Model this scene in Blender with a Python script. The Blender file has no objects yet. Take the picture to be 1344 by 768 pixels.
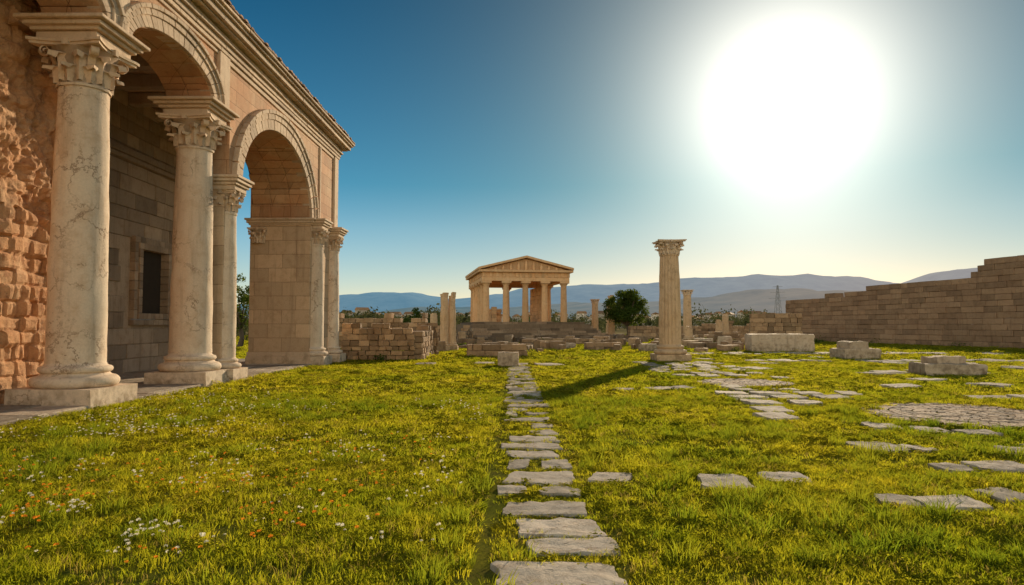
import bpy, math, random
import numpy as np
from mathutils import Vector, noise as mn
random.seed(7); rng=np.random.default_rng(7)
scene=bpy.context.scene
R=math.radians
# ------------------------------------------------------------ mesh builder
class MB:
    def __init__(s): s.v=[]; s.f=[]; s.r=[]
    def add(s,vs,fs,r=None):
        o=len(s.v); s.v.extend(vs)
        if r is None: r=random.random()
        for f in fs: s.f.append(tuple(i+o for i in f)); s.r.append(r)
    def hexa(s,p,r=None):
        s.add(p,[(0,3,2,1),(4,5,6,7),(0,1,5,4),(1,2,6,5),(2,3,7,6),(3,0,4,7)],r)
    def box(s,x0,x1,y0,y1,z0,z1,r=None,j=0):
        p=[(x0,y0,z0),(x1,y0,z0),(x1,y1,z0),(x0,y1,z0),(x0,y0,z1),(x1,y0,z1),(x1,y1,z1),(x0,y1,z1)]
        if j: p=[tuple(c+random.uniform(-j,j) for c in q) for q in p]
        s.hexa(p,r)
    def rbox(s,cx,cy,z0,sx,sy,sz,a=0,j=0,r=None,tilt=0):
        c,n=math.cos(a),math.sin(a); p=[]
        for z in (0,1):
            for (u,w) in ((-1,-1),(1,-1),(1,1),(-1,1)):
                x=u*sx/2+random.uniform(-j,j); y=w*sy/2+random.uniform(-j,j)
                p.append((cx+x*c-y*n,cy+x*n+y*c,z0+z*sz+random.uniform(-j,j)*.6*z+tilt*x*z))
        s.hexa(p,r)
    def lathe(s,prof,cx,cy,z0=0,segs=48,flute=0,nf=20,r=None,wob=0,lean=(0,0)):
        vs=[];n=len(prof);ph=random.random()*9
        for (rad,z) in prof:
            for i in range(segs):
                a=2*math.pi*i/segs; q=rad
                if flute: q=rad*(1-flute*abs(math.sin(a*nf/2))**.5*1.0)
                if wob: q+=wob*mn.noise(Vector((math.cos(a)*2+ph,math.sin(a)*2,z*1.5)))+wob*.4*mn.noise(Vector((math.cos(a)*7+ph,math.sin(a)*7,z*5)))
                vs.append((cx+q*math.cos(a)+lean[0]*z,cy+q*math.sin(a)+lean[1]*z,z0+z))
        fs=[]
        for k in range(n-1):
            for i in range(segs):
                i2=(i+1)%segs
                fs.append((k*segs+i,k*segs+i2,(k+1)*segs+i2,(k+1)*segs+i))
        fs.append(tuple(range((n-1)*segs,n*segs))); fs.append(tuple(reversed(range(segs))))
        s.add(vs,fs,r)
    def obj(s,name,mat,parent=None,bevel=0,smooth=False,seg=1):
        me=bpy.data.meshes.new(name); me.from_pydata(s.v,[],s.f); me.update()
        at=me.attributes.new('rnd','FLOAT','FACE'); at.data.foreach_set('value',s.r)
        if smooth: me.polygons.foreach_set('use_smooth',[True]*len(me.polygons))
        me.materials.append(mat)
        o=bpy.data.objects.new(name,me); scene.collection.objects.link(o)
        if parent: o.parent=parent
        if bevel:
            b=o.modifiers.new('b','BEVEL'); b.width=bevel; b.segments=seg; b.limit_method='ANGLE'; b.angle_limit=R(40)
        if smooth:
            try:
                me.set_sharp_from_angle(angle=R(42))
            except Exception as e: print(e)
        return o
def empty(name,loc=(0,0,0),rz=0):
    e=bpy.data.objects.new(name,None); scene.collection.objects.link(e); e.location=loc; e.rotation_euler=(0,0,rz); return e
def vnoise(x,y,s=0):
    x=np.asarray(x,float);y=np.asarray(y,float)
    xi=np.floor(x).astype(np.int64);yi=np.floor(y).astype(np.int64);fx=x-xi;fy=y-yi
    fx=fx*fx*(3-2*fx);fy=fy*fy*(3-2*fy)
    def h(a,b):
        n=(a*374761393+b*668265263+s*1274126177)&0x7fffffff
        n=((n^(n>>13))*1274126177)&0x7fffffff
        return ((n^(n>>16))&0xffff)/65535.
    return (h(xi,yi)*(1-fx)+h(xi+1,yi)*fx)*(1-fy)+(h(xi,yi+1)*(1-fx)+h(xi+1,yi+1)*fx)*fy
# ------------------------------------------------------------ materials
def newmat(name):
    m=bpy.data.materials.new(name); m.use_nodes=True; nt=m.node_tree; nt.nodes.clear(); return m,nt
def N(nt,t,**k):
    n=nt.nodes.new(t)
    for a,b in k.items(): setattr(n,a,b)
    return n
def L(nt,a,b): nt.links.new(a,b)
def noi(nt,co,sc,det=6,ro=.6,dist=0):
    n=N(nt,'ShaderNodeTexNoise'); n.inputs['Scale'].default_value=sc; n.inputs['Detail'].default_value=det
    n.inputs['Roughness'].default_value=ro; n.inputs['Distortion'].default_value=dist
    if co: L(nt,co,n.inputs['Vector'])
    return n.outputs['Fac']
def mr(nt,v,a,b,c=0,d=1):
    n=N(nt,'ShaderNodeMapRange'); n.clamp=True
    L(nt,v,n.inputs[0])
    for i,q in zip((1,2,3,4),(a,b,c,d)): n.inputs[i].default_value=q
    return n.outputs[0]
def mix(nt,f,a,b,mode='MIX'):
    n=N(nt,'ShaderNodeMix',data_type='RGBA',blend_type=mode)
    if isinstance(f,(int,float)): n.inputs[0].default_value=f
    else: L(nt,f,n.inputs[0])
    for i,q in ((6,a),(7,b)):
        if isinstance(q,tuple): n.inputs[i].default_value=(*q,1)
        else: L(nt,q,n.inputs[i])
    return n.outputs[2]
def math_(nt,op,a,b=None):
    n=N(nt,'ShaderNodeMath',operation=op)
    for i,q in enumerate((a,b)):
        if q is None: continue
        if isinstance(q,(int,float)): n.inputs[i].default_value=q
        else: L(nt,q,n.inputs[i])
    return n.outputs[0]
def stone(name,c1,c2,c3,vein=0,brick=None,bump=.4,sc=1.,stain=.6,rv=.35,bd=.03,moss=None):
    m,nt=newmat(name)
    tc=N(nt,'ShaderNodeTexCoord').outputs['Object']
    big=noi(nt,tc,.7*sc,5,.6,.4); mid=noi(nt,tc,3.5*sc,8,.65,.3); fine=noi(nt,tc,28*sc,6,.7)
    col=mix(nt,mr(nt,big,.35,.65),c1,c2)
    col=mix(nt,mr(nt,mid,.5,.72,0,stain),col,c3)
    col=mix(nt,mr(nt,fine,.35,.7,.0,.35),col,tuple(q*.6 for q in c1))
    mp=N(nt,'ShaderNodeMapping'); mp.inputs['Scale'].default_value=(5,5,.45); L(nt,tc,mp.inputs['Vector'])
    stn=noi(nt,mp.outputs[0],1,5,.6); col=mix(nt,mr(nt,stn,.54,.72,0,.6*stain),col,tuple(q*.55 for q in c3))
    h=math_(nt,'ADD',math_(nt,'MULTIPLY',mid,1.0),math_(nt,'MULTIPLY',fine,.35))
    pits=N(nt,'ShaderNodeTexVoronoi',feature='F1'); pits.inputs['Scale'].default_value=9*sc; L(nt,tc,pits.inputs['Vector'])
    pt=mr(nt,pits.outputs['Distance'],.0,.22,0,1)
    ptm=mr(nt,noi(nt,tc,1.7*sc,3),.5,.6)
    pitd=math_(nt,'MULTIPLY',math_(nt,'SUBTRACT',1.0,pt),ptm)
    h=math_(nt,'SUBTRACT',h,math_(nt,'MULTIPLY',pitd,.5))
    col=mix(nt,math_(nt,'MULTIPLY',pitd,.45),col,tuple(q*.35 for q in c3))
    if vein:
        w=N(nt,'ShaderNodeTexNoise'); w.inputs['Scale'].default_value=1.6; w.inputs['Detail'].default_value=8; w.inputs['Roughness'].default_value=.65; L(nt,tc,w.inputs['Vector'])
        vm=N(nt,'ShaderNodeVectorMath',operation='MULTIPLY_ADD'); L(nt,w.outputs['Color'],vm.inputs[0]); vm.inputs[1].default_value=(1.6,1.6,1.6); L(nt,tc,vm.inputs[2])
        vo=N(nt,'ShaderNodeTexVoronoi',feature='DISTANCE_TO_EDGE'); vo.inputs['Scale'].default_value=.95; L(nt,vm.outputs[0],vo.inputs['Vector'])
        vv=mr(nt,vo.outputs['Distance'],.0,.03,1,0)
        vf=math_(nt,'MULTIPLY',vv,mr(nt,noi(nt,tc,1.2,5),.42,.62,0,vein))
        col=mix(nt,vf,col,(.20,.10,.05)); h=math_(nt,'SUBTRACT',h,math_(nt,'MULTIPLY',vf,.4))
    if brick:
        bw,bh=brick
        sp=N(nt,'ShaderNodeSeparateXYZ'); L(nt,tc,sp.inputs[0]); cb=N(nt,'ShaderNodeCombineXYZ')
        wob=math_(nt,'MULTIPLY',math_(nt,'SUBTRACT',mid,.5),.05)
        L(nt,math_(nt,'ADD',math_(nt,'ADD',sp.outputs[0],sp.outputs[1]),wob),cb.inputs[0]); L(nt,math_(nt,'ADD',sp.outputs[2],wob),cb.inputs[1])
        b=N(nt,'ShaderNodeTexBrick'); L(nt,cb.outputs[0],b.inputs['Vector']); b.inputs['Scale'].default_value=1
        b.inputs['Brick Width'].default_value=bw; b.inputs['Row Height'].default_value=bh; b.inputs['Mortar Size'].default_value=.009
        b.inputs['Mortar Smooth'].default_value=.3
        b.inputs['Color1'].default_value=(.78,.75,.72,1); b.inputs['Color2'].default_value=(1.08,1.04,1,1); b.inputs['Mortar'].default_value=(.5,.42,.36,1)
        col=mix(nt,1.0,col,b.outputs['Color'],'MULTIPLY')
        h=math_(nt,'SUBTRACT',h,math_(nt,'MULTIPLY',b.outputs['Fac'],.8))
    at=N(nt,'ShaderNodeAttribute'); at.attribute_name='rnd'
    g=mr(nt,at.outputs['Fac'],0,1,1-rv,1+rv*.4)
    cg=N(nt,'ShaderNodeCombineColor'); 
    for i in range(3): L(nt,g,cg.inputs[i])
    col=mix(nt,1.0,col,cg.outputs[0],'MULTIPLY')
    if moss: 
        sp2=N(nt,'ShaderNodeSeparateXYZ'); L(nt,tc,sp2.inputs[0])
        lo=math_(nt,'MULTIPLY',mr(nt,sp2.outputs[2],0,.55,1,0),mr(nt,mid,.4,.6))
        col=mix(nt,math_(nt,'MULTIPLY',lo,moss),col,(.09,.065,.03))
    p=N(nt,'ShaderNodeBsdfPrincipled'); L(nt,col,p.inputs['Base Color']); p.inputs['Roughness'].default_value=.85
    p.inputs['Specular IOR Level'].default_value=.25
    bm=N(nt,'ShaderNodeBump'); bm.inputs['Strength'].default_value=bump; bm.inputs['Distance'].default_value=bd; L(nt,h,bm.inputs['Height']); L(nt,bm.outputs[0],p.inputs['Normal'])
    o=N(nt,'ShaderNodeOutputMaterial'); L(nt,p.outputs[0],o.inputs[0]); return m
M_col=stone('marble_column',(.74,.56,.40),(.80,.65,.49),(.54,.34,.19),vein=.8,bump=.45,stain=.6,rv=.1,moss=.6)
M_trim=stone('limestone_trim',(.68,.49,.33),(.76,.58,.41),(.42,.26,.14),bump=.5,rv=.3,moss=.4)
M_wall=stone('facade_masonry',(.64,.34,.18),(.68,.46,.28),(.50,.25,.12),brick=(.95,.42),bump=.5,rv=.1)
M_pier=stone('pier_masonry',(.70,.50,.32),(.74,.54,.36),(.48,.29,.16),brick=(1.1,.55),bump=.5,rv=.1,moss=.5)
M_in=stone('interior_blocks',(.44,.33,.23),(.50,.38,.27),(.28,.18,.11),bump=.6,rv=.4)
M_rough=stone('rubble_masonry',(.62,.31,.14),(.66,.42,.24),(.32,.13,.06),bump=.8,rv=.2,bd=.06,stain=.9,sc=1.2)
M_ruin=stone('ruin_blocks',(.42,.25,.13),(.48,.31,.17),(.22,.12,.06),bump=.7,rv=.5,bd=.04,moss=.5)
M_bwall=stone('boundary_wall_blocks',(.34,.20,.115),(.40,.25,.145),(.19,.11,.06),bump=.7,rv=.3,bd=.04,moss=.5)
M_temple=stone('temple_stone',(.74,.42,.20),(.78,.50,.27),(.46,.24,.10),bump=.4,rv=.25)
M_steps=stone('weathered_steps',(.30,.19,.11),(.38,.26,.16),(.15,.09,.05),bump=.7,rv=.6)
M_slab=stone('paving_stone',(.48,.39,.29),(.60,.50,.39),(.28,.20,.13),vein=.6,bump=1.0,rv=.45,bd=.03,sc=2,stain=.8)
M_tile=stone('clay_tile',(.40,.20,.09),(.46,.27,.14),(.2,.1,.05),rv=.5)
m,nt=newmat('painted_window_shade'); p=N(nt,'ShaderNodeBsdfPrincipled'); tc=N(nt,'ShaderNodeTexCoord').outputs['Object']  # near-black colour paints the shade inside the window opening
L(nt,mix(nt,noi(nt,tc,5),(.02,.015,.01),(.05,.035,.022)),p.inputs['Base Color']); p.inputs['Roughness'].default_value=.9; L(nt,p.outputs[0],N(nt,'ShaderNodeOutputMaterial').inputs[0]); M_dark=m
def leafmat(name,ca,cb,ta,tb,tw=.5,patch=.35,inst=True):
    m,nt=newmat(name)
    geo=N(nt,'ShaderNodeNewGeometry').outputs['Position']
    if inst: rn=N(nt,'ShaderNodeObjectInfo').outputs['Random']
    else:
        at=N(nt,'ShaderNodeAttribute'); at.attribute_name='rnd'; rn=at.outputs['Fac']
    n=noi(nt,geo,patch,5,.65); f=math_(nt,'ADD',math_(nt,'MULTIPLY',mr(nt,n,.35,.65),.6),math_(nt,'MULTIPLY',rn,.4))
    d=N(nt,'ShaderNodeBsdfDiffuse'); L(nt,mix(nt,f,ca,cb),d.inputs[0])
    t=N(nt,'ShaderNodeBsdfTranslucent'); L(nt,mix(nt,f,ta,tb),t.inputs[0])
    ms=N(nt,'ShaderNodeMixShader'); ms.inputs[0].default_value=tw; L(nt,d.outputs[0],ms.inputs[1]); L(nt,t.outputs[0],ms.inputs[2])
    L(nt,ms.outputs[0],N(nt,'ShaderNodeOutputMaterial').inputs[0]); return m
M_grass=leafmat('grass_blade',(.058,.085,.010),(.16,.155,.018),(.34,.43,.013),(.88,.73,.035),.62)
M_tus=leafmat('tussock_blade',(.035,.06,.010),(.10,.11,.016),(.22,.34,.015),(.60,.58,.03),.55)
M_dry=leafmat('dry_grass_blade',(.20,.15,.03),(.26,.19,.05),(.55,.42,.08),(.65,.48,.1),.5)
M_leaf=leafmat('tree_leaf',(.03,.06,.012),(.07,.10,.02),(.10,.15,.015),(.22,.25,.03),.4,patch=1.2,inst=False)
M_far=leafmat('distant_foliage',(.05,.06,.03),(.10,.10,.045),(.08,.09,.03),(.14,.14,.05),.3,patch=.05,inst=False)
m,nt=newmat('bark'); p=N(nt,'ShaderNodeBsdfPrincipled'); tc=N(nt,'ShaderNodeTexCoord').outputs['Object']; nn=noi(nt,tc,14,6)
L(nt,mix(nt,nn,(.05,.035,.02),(.14,.10,.07)),p.inputs['Base Color']); p.inputs['Roughness'].default_value=.95
b=N(nt,'ShaderNodeBump'); L(nt,nn,b.inputs['Height']); L(nt,b.outputs[0],p.inputs['Normal']); L(nt,p.outputs[0],N(nt,'ShaderNodeOutputMaterial').inputs[0]); M_bark=m
def flat(name,c,c2=None):
    m,nt=newmat(name); p=N(nt,'ShaderNodeBsdfPrincipled'); tc=N(nt,'ShaderNodeTexCoord').outputs['Object']
    L(nt,mix(nt,noi(nt,tc,20),c,c2 or tuple(q*.8 for q in c)),p.inputs['Base Color']); p.inputs['Roughness'].default_value=.7
    L(nt,p.outputs[0],N(nt,'ShaderNodeOutputMaterial').inputs[0]); return m
# ------------------------------------------------------------ ground
m,nt=newmat('lawn_ground'); geo=N(nt,'ShaderNodeNewGeometry').outputs['Position']
n1=noi(nt,geo,.35,6,.6); n2=noi(nt,geo,3,8,.7); n3=noi(nt,geo,40,6,.75); n0=noi(nt,geo,.02,5,.6)
gcol=mix(nt,mr(nt,n1,.35,.65),(.12,.14,.018),(.26,.23,.03))
gcol=mix(nt,mr(nt,n2,.5,.7,0,.65),gcol,(.12,.08,.035))
gcol=mix(nt,mr(nt,n3,.4,.65,0,.6),gcol,(.05,.055,.012))
ln=N(nt,'ShaderNodeVectorMath',operation='LENGTH'); L(nt,geo,ln.inputs[0])
far=mr(nt,ln.outputs['Value'],70,160)
fcol=mix(nt,mr(nt,n0,.4,.6),(.12,.11,.05),(.28,.21,.11))
gcol=mix(nt,far,gcol,fcol)
p=N(nt,'ShaderNodeBsdfPrincipled'); L(nt,gcol,p.inputs['Base Color']); p.inputs['Roughness'].default_value=1; p.inputs['Specular IOR Level'].default_value=0
b=N(nt,'ShaderNodeBump'); b.inputs['Strength'].default_value=.8; b.inputs['Distance'].default_value=.06; L(nt,math_(nt,'ADD',n2,math_(nt,'MULTIPLY',n3,.5)),b.inputs['Height']); L(nt,b.outputs[0],p.inputs['Normal'])
L(nt,p.outputs[0],N(nt,'ShaderNodeOutputMaterial').inputs[0]); M_ground=m
g=MB(); xs=[-6000,-600,-120,-60,-30,-10,0,10,30,60,120,600,6000]; ys=[-600,-60,-10,0,10,20,40,80,160,600,2000,7000]
vs=[(x,y,0) for y in ys for x in xs]; nx=len(xs)
g.add(vs,[(j*nx+i,j*nx+i+1,(j+1)*nx+i+1,(j+1)*nx+i) for j in range(len(ys)-1) for i in range(nx-1)],.5)
g.obj('ground',M_ground)
# ------------------------------------------------------------ classical parts
def tor(r0,z0,rt,n=7):
    return [(r0+rt*math.sin(math.pi*i/n),z0+rt*(1-math.cos(math.pi*i/n))) for i in range(n+1)]
def base(mb,cx,cy,r,z0=0,plh=.36,segs=48):
    mb.box(cx-1.52*r,cx+1.52*r,cy-1.52*r,cy+1.52*r,z0,z0+plh,.6,j=.012)
    pr=tor(1.27*r,0,.11*r/.52*1.0)+[(1.2*r,.23*r/.52),(1.13*r,.27*r/.52)]+tor(1.12*r,.28*r/.52,.062*r/.52)+[(1.05*r,.42*r/.52),(1.0*r,.47*r/.52)]
    mb.lathe(pr,cx,cy,z0+plh,segs,r=.7,wob=.012)
    return z0+plh+.47*r/.52
def shaft(mb,cx,cy,r,z0,z1,flute=0,nf=20,segs=64,top=.85,wob=.012,lean=(0,0)):
    n=24; h=z1-z0; pr=[]
    for i in range(n+1):
        t=i/n; pr.append((r*(1-(1-top)*t**1.6),h*t))
    pr+=[(r*top*1.07,h-.02),(r*top*1.09,h+.03),(r*top*1.0,h+.06)]
    mb.lathe(pr,cx,cy,z0,segs,flute,nf,.8,wob,lean)
def leaf(mb,cx,cy,a,rb,z0,h,w,out):
    nu,nt_=6,9; vs=[]
    for k in range(nt_):
        t=k/(nt_-1)
        if t<.72: q=t/.72; rr=rb+out*.25*q*q; z=z0+h*q
        else:
            q=(t-.72)/.28; rr=rb+out*.25+out*.8*math.sin(q*math.pi*.6); z=z0+h*(1+.10*math.sin(q*math.pi)-.22*q)
        ww=w*(.75+.45*math.sin(t*math.pi*.9))*(1 if t<.75 else 1-(t-.75)*2.4)*(1-.22*abs(math.sin(t*13)))
        for i in range(nu+1):
            u=i/nu*2-1
            rad=rr-(u*u)*w*.32+ (.12*w if i==nu//2 else 0)
            aa=a+u*ww/rb/2*1.0
            vs.append((cx+rad*math.cos(aa),cy+rad*math.sin(aa),z-.06*h*u*u))
    fs=[(k*(nu+1)+i,k*(nu+1)+i+1,(k+1)*(nu+1)+i+1,(k+1)*(nu+1)+i) for k in range(nt_-1) for i in range(nu)]
    mb.add(vs,fs,random.uniform(.4,1))
def capital(mb,cx,cy,r,z0,h,ab=1.62):
    pr=[(r*.98,0),(r*1.0,h*.5),(r*1.1,h*.72),(r*1.3,h*.86)]
    mb.lathe(pr,cx,cy,z0,32,r=0)
    for i in range(8): leaf(mb,cx,cy,2*math.pi*i/8,r*1.05,z0,h*.40,r*.75,r*.42)
    for i in range(8): leaf(mb,cx,cy,2*math.pi*(i+.5)/8,r*1.06,z0+h*.05,h*.66,r*.62,r*.48)
    for i in range(4):
        a=math.pi/4+i*math.pi/2
        pts=[]
        for k in range(26):
            t=k/25
            if t<.35: q=t/.35; rr=r*(1.08+.42*q); z=h*(.45+.42*q**.8)
            else:
                q=(t-.35)/.65; th=math.pi/2-q*3.6*math.pi*.8; rad=h*.13*(1-.75*q)
                rr=r*1.5+rad*math.cos(th); z=h*.74+rad*math.sin(th)
            pts.append((rr,z))
        vs=[]; w=r*.15
        for (rr,z) in pts:
            for (s_,o) in ((-1,0),(1,0),(1,.035),(-1,.035)):
                q=rr-o*r*1.5
                vs.append((cx+q*math.cos(a)-s_*w*math.sin(a),cy+q*math.sin(a)+s_*w*math.cos(a),z0+z-o*h*.4))
        fs=[(k*4+j,k*4+(j+1)%4,(k+1)*4+(j+1)%4,(k+1)*4+j) for k in range(25) for j in range(4)]
        mb.add(vs,fs,.8)
        b=i*math.pi/2
        mb.rbox(cx+r*1.3*math.cos(b),cy+r*1.3*math.sin(b),z0+h*.84,r*.22,r*.26,h*.16,b,.01)
    for (s0,za,zb) in ((ab*.94,.86,.93),(ab,.93,1.0)):
        n=10; ring=[]
        for side in range(4):
            a=side*math.pi/2
            for k in range(n):
                u=-1+2*k/n; u=max(-.93,min(.93,u*1.0))
                d=r*s0*(.80+.20*u*u*1.0); x=d; y=u*r*s0
                ring.append((cx+x*math.cos(a)-y*math.sin(a),cy+x*math.sin(a)+y*math.cos(a)))
        nn=len(ring); vs=[(x,y,z0+h*za) for x,y in ring]+[(x,y,z0+h*zb) for x,y in ring]
        mb.add(vs,[(i,(i+1)%nn,(i+1)%nn+nn,i+nn) for i in range(nn)]+[tuple(range(nn,2*nn)),tuple(reversed(range(nn)))],.8)
def block_wall(mb,p0,p1,th,hf,bh=.4,bl=.8,j=.012,off=.025,gap=.012,skip=None,bv=.15):
    dx,dy=p1[0]-p0[0],p1[1]-p0[1]; ln_=math.hypot(dx,dy); a=math.atan2(dy,dx); ux,uy=dx/ln_,dy/ln_
    z=0; k=0
    while z<12:
        h=bh*random.uniform(1-bv,1+bv); s=-random.random()*bl*.6; anyb=False
        while s<ln_:
            l=bl*random.uniform(.55,1.4); s0=max(0,s); s1=min(ln_,s+l); s+=l
            if s1-s0<.1: continue
            c=(s0+s1)/2
            if z+h*.6>hf(c): continue
            anyb=True
            if skip and skip(s0,s1,z,z+h): continue
            o=random.uniform(-off,off)
            mb.rbox(p0[0]+ux*c-uy*o,p0[1]+uy*c+ux*o,z,s1-s0-gap,th,h-gap,a,j)
        z+=h
        if not anyb: break
# ------------------------------------------------------------ arcade building
B=empty('roman_arcade_building')
XF,XB,XT=-8.2,-10.6,-9.45
wall=MB(); trim=MB(); pier=MB()
colY=[8.9,13.7,18.5]; CX=-8.85
ZT=9.1
trim_s=MB(); trim_a=MB()
def arch_wall(y0,y1,yc,a,b,zs,xbl,xbr,n=40):
    vs=[]
    for i in range(n+1):
        y=yc-a*math.cos(math.pi*i/n); z=zs+b*math.sin(math.pi*i/n); xb=xbl+(xbr-xbl)*i/n
        vs+=[(XF,y,z),(XF,y,ZT),(xb,y,z),(xb,y,ZT)]
    fs=[]
    for i in range(n):
        o=i*4; q=o+4
        fs+=[(o,q,q+1,o+1),(o+2,o+3,q+3,q+2)]
    wall.add(vs,fs,.5)
    nv=max(9,int(a*4)|1)
    for i in range(nv):
        t0=math.pi*i/nv+.004; t1=math.pi*(i+1)/nv-.004
        th=.16; xb_=xbl+(xbr-xbl)*(i+.5)/nv; W_=XF-.02-(xb_+.02)
        def P(t,e,x): return (x,yc-(a+e)*math.cos(t),zs+(b+e)*math.sin(t))
        ncut=3 if W_>1.8 else 2
        for k in range(ncut):
            xa=xb_+.02+W_*k/ncut; xb=xb_+.02+W_*(k+1)/ncut-.01
            e=-.02-random.random()*.02
            trim_s.hexa([P(t0,e,xa),P(t0,e,xb),P(t0,th,xb),P(t0,th,xa),P(t1,e,xa),P(t1,e,xb),P(t1,th,xb),P(t1,th,xa)])
def archivolt(yc,a,b,zs,w,nv):
    for i in range(nv):
        t0=math.pi*i/nv+.006; t1=math.pi*(i+1)/nv-.006
        def P(t,e,x): return (x,yc-(a+e)*math.cos(t),zs+(b+e)*math.sin(t))
        r=random.random()
        for (e0,e1,pr) in ((-.03,w*.5,.06),(w*.5,w*.8,.10),(w*.8,w,.15)):
            pr+=random.uniform(-.003,.003)
            sub=2
            for k in range(sub):
                a0=t0+(t1-t0)*k/sub; a1=t0+(t1-t0)*(k+1)/sub
                trim_a.hexa([P(a0,e0,XF-.3),P(a0,e0,XF+pr),P(a0,e1,XF+pr),P(a0,e1,XF-.3),P(a1,e0,XF-.3),P(a1,e0,XF+pr),P(a1,e1,XF+pr),P(a1,e1,XF-.3)],r)
ZI=7.62
for yc in (11.3,16.1):
    arch_wall(yc-2,yc+2,yc,2.0,.78,ZI,XT,XT); archivolt(yc,2.0,.78,ZI,.50,13)
wall.box(XT,XF,13.3,14.1,ZI,ZT,.5); wall.box(XT,XF,6.5,9.3,ZI,ZT,.5)
wall.box(XT,XF,18.1,20.0,ZI,ZT,.5)
Y2,A2,B2,Z2=23.45,3.45,2.42,5.8
arch_wall(20,26.9,Y2,A2,B2,Z2,XT,XB); archivolt(Y2,A2,B2,Z2,.62,19)
wall.box(XT,XF,19.2,20.0,Z2+.002,ZI,.5)
pier.box(XT,XF-.12,19.2,20.0,0,Z2-.02,.6)
pier.box(XB,XF,26.9,30.7,0,Z2-.02,.6); wall.box(XB,XF,26.9,30.7,Z2,ZT,.5)
def moulded(mb,x0,x1,y0,y1,z0,h,steps=((0,.0,.35),(.35,.07,.55),(.55,.14,.8),(.8,.2,1.0))):
    for (a,p_,b_) in steps: mb.box(x0-p_,x1+p_,y0-p_,y1+p_,z0+h*a+.001,z0+h*b_,.7,j=.006)
for y in colY:
    moulded(trim,CX-.6,CX+.6,y-.6,y+.6,7.2,.41,((0,.0,.4),(.4,.08,.6),(.6,.17,.8),(.8,.27,1.0)))
moulded(trim,XT+.05,XF-.05,19.15,19.98,5.42,.4,((0,.0,.35),(.35,.06,.6),(.6,.13,1.0)))
moulded(trim,XB+.02,XF+.02,26.92,30.7,5.42,.4)
trim.box(XB-.08,XF+.1,26.8,30.8,0,.38,.6,j=.01); trim.box(XB-.04,XF+.05,26.85,30.75,.38,.55,.6)
cols=MB(); caps=MB()
for (cx,cy,r) in ((XF-.0,27.45,.40),(XF+.02,29.9,.36),(XF-.22,19.55,.34),(XB+.35,26.95,.30)):
    zt=base(cols,cx,cy,r,0,.38) if cx>-10 else .56
    if cx>-10: shaft(cols,cx,cy,r,zt,4.78,segs=40)
    capital(caps,cx,cy,r*.86,4.83,.6,1.5)
    if cx>-10: moulded(trim,cx-.42,cx+.42,cy-.42,cy+.42,5.435,.395,((0,.0,.35),(.35,.06,.55),(.55,.12,.8),(.8,.17,1.0)))
for y in colY:
    zt=base(cols,CX,y,.53,0,.38); shaft(cols,CX,y,.53,zt,6.36,wob=.02); capital(caps,CX,y,.47,6.41,.80,1.62)
for (y0,y1) in ((18.3,18.95),(30.05,30.62),(13.42,13.98)):
    trim.box(XF-.1,XF+.09,y0,y1,Z2+.05 if y0>20 else ZI+.01,ZT-.01,.7)
trim.box(XF-.1,XF+.05,18.96,30.04,8.95,ZT-.012,.6); trim.box(XF-.1,XF+.045,13.99,18.29,8.99,ZT-.012,.6)
trim.box(XF-.1,XF+.06,27.9,28.05,5.9,8.93,.6)
for i,(z0,z1,pp) in enumerate(((9.1,9.22,.10),(9.22,9.36,.14),(9.36,9.44,.22),(9.44,9.56,.18),(9.56,9.62,.38),(9.62,9.78,.50),(9.78,9.86,.58),(9.86,9.95,.66))):
    y=6.5
    while y<30.7+pp:
        l=random.uniform(1.6,2.4); y2=min(30.7+pp,y+l)
        if 30.7+pp-y2<.5: y2=30.7+pp
        trim.box(-13.0,XF+pp+random.uniform(-.008,.008),y,y2-.006,z0+.001,z1,None); y=y2
tiles=MB()
y=6.6
while y<31.2:
    vs=[];n=6; dy_=random.uniform(-.03,.03); ov=random.uniform(-.06,.03)
    for (x,z) in ((XF+.70+ov,9.94),(-11.5,10.35)):
        for k in range(n+1):
            a=math.pi*k/n; vs.append((x,y+dy_+.12*math.cos(a),z+.06*math.sin(a)+.03))
    tiles.add(vs,[(k,k+1,k+n+2,k+n+1) for k in range(n)]+[tuple(range(n+1))]); y+=.27
tiles.hexa([(-11.5,6.5,9.96),(XF+.68,6.5,9.952),(XF+.68,31.3,9.952),(-11.5,31.3,9.96),(-11.5,6.5,10.36),(XF+.68,6.5,9.99),(XF+.68,31.3,9.99),(-11.5,31.3,10.36)])
tiles.obj('roof_tiles',M_tile,B,smooth=False)
wall.obj('upper_wall',M_wall,B); trim_s.obj('arch_soffit',M_wall,B,.012); trim_a.obj('archivolts',M_trim,B,.008)
trim.obj('cornices_and_imposts',M_trim,B,.012); pier.obj('piers',M_pier,B,.02)
cols.obj('columns',M_col,B,smooth=True); caps.obj('corinthian_capitals',M_trim,B,smooth=True)
bw=MB(); WY0,WY1,WZ0,WZ1=22.15,24.3,1.75,4.35
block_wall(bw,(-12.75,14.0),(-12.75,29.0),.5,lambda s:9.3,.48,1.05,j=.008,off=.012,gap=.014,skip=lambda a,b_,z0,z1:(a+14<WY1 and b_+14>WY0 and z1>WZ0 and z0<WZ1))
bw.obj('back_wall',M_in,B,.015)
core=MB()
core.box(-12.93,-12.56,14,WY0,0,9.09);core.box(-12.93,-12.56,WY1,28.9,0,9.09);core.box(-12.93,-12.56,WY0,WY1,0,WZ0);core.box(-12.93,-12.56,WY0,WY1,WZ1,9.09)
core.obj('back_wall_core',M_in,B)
fr=MB()
fx0,fx1=-12.7,-12.38
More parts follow.
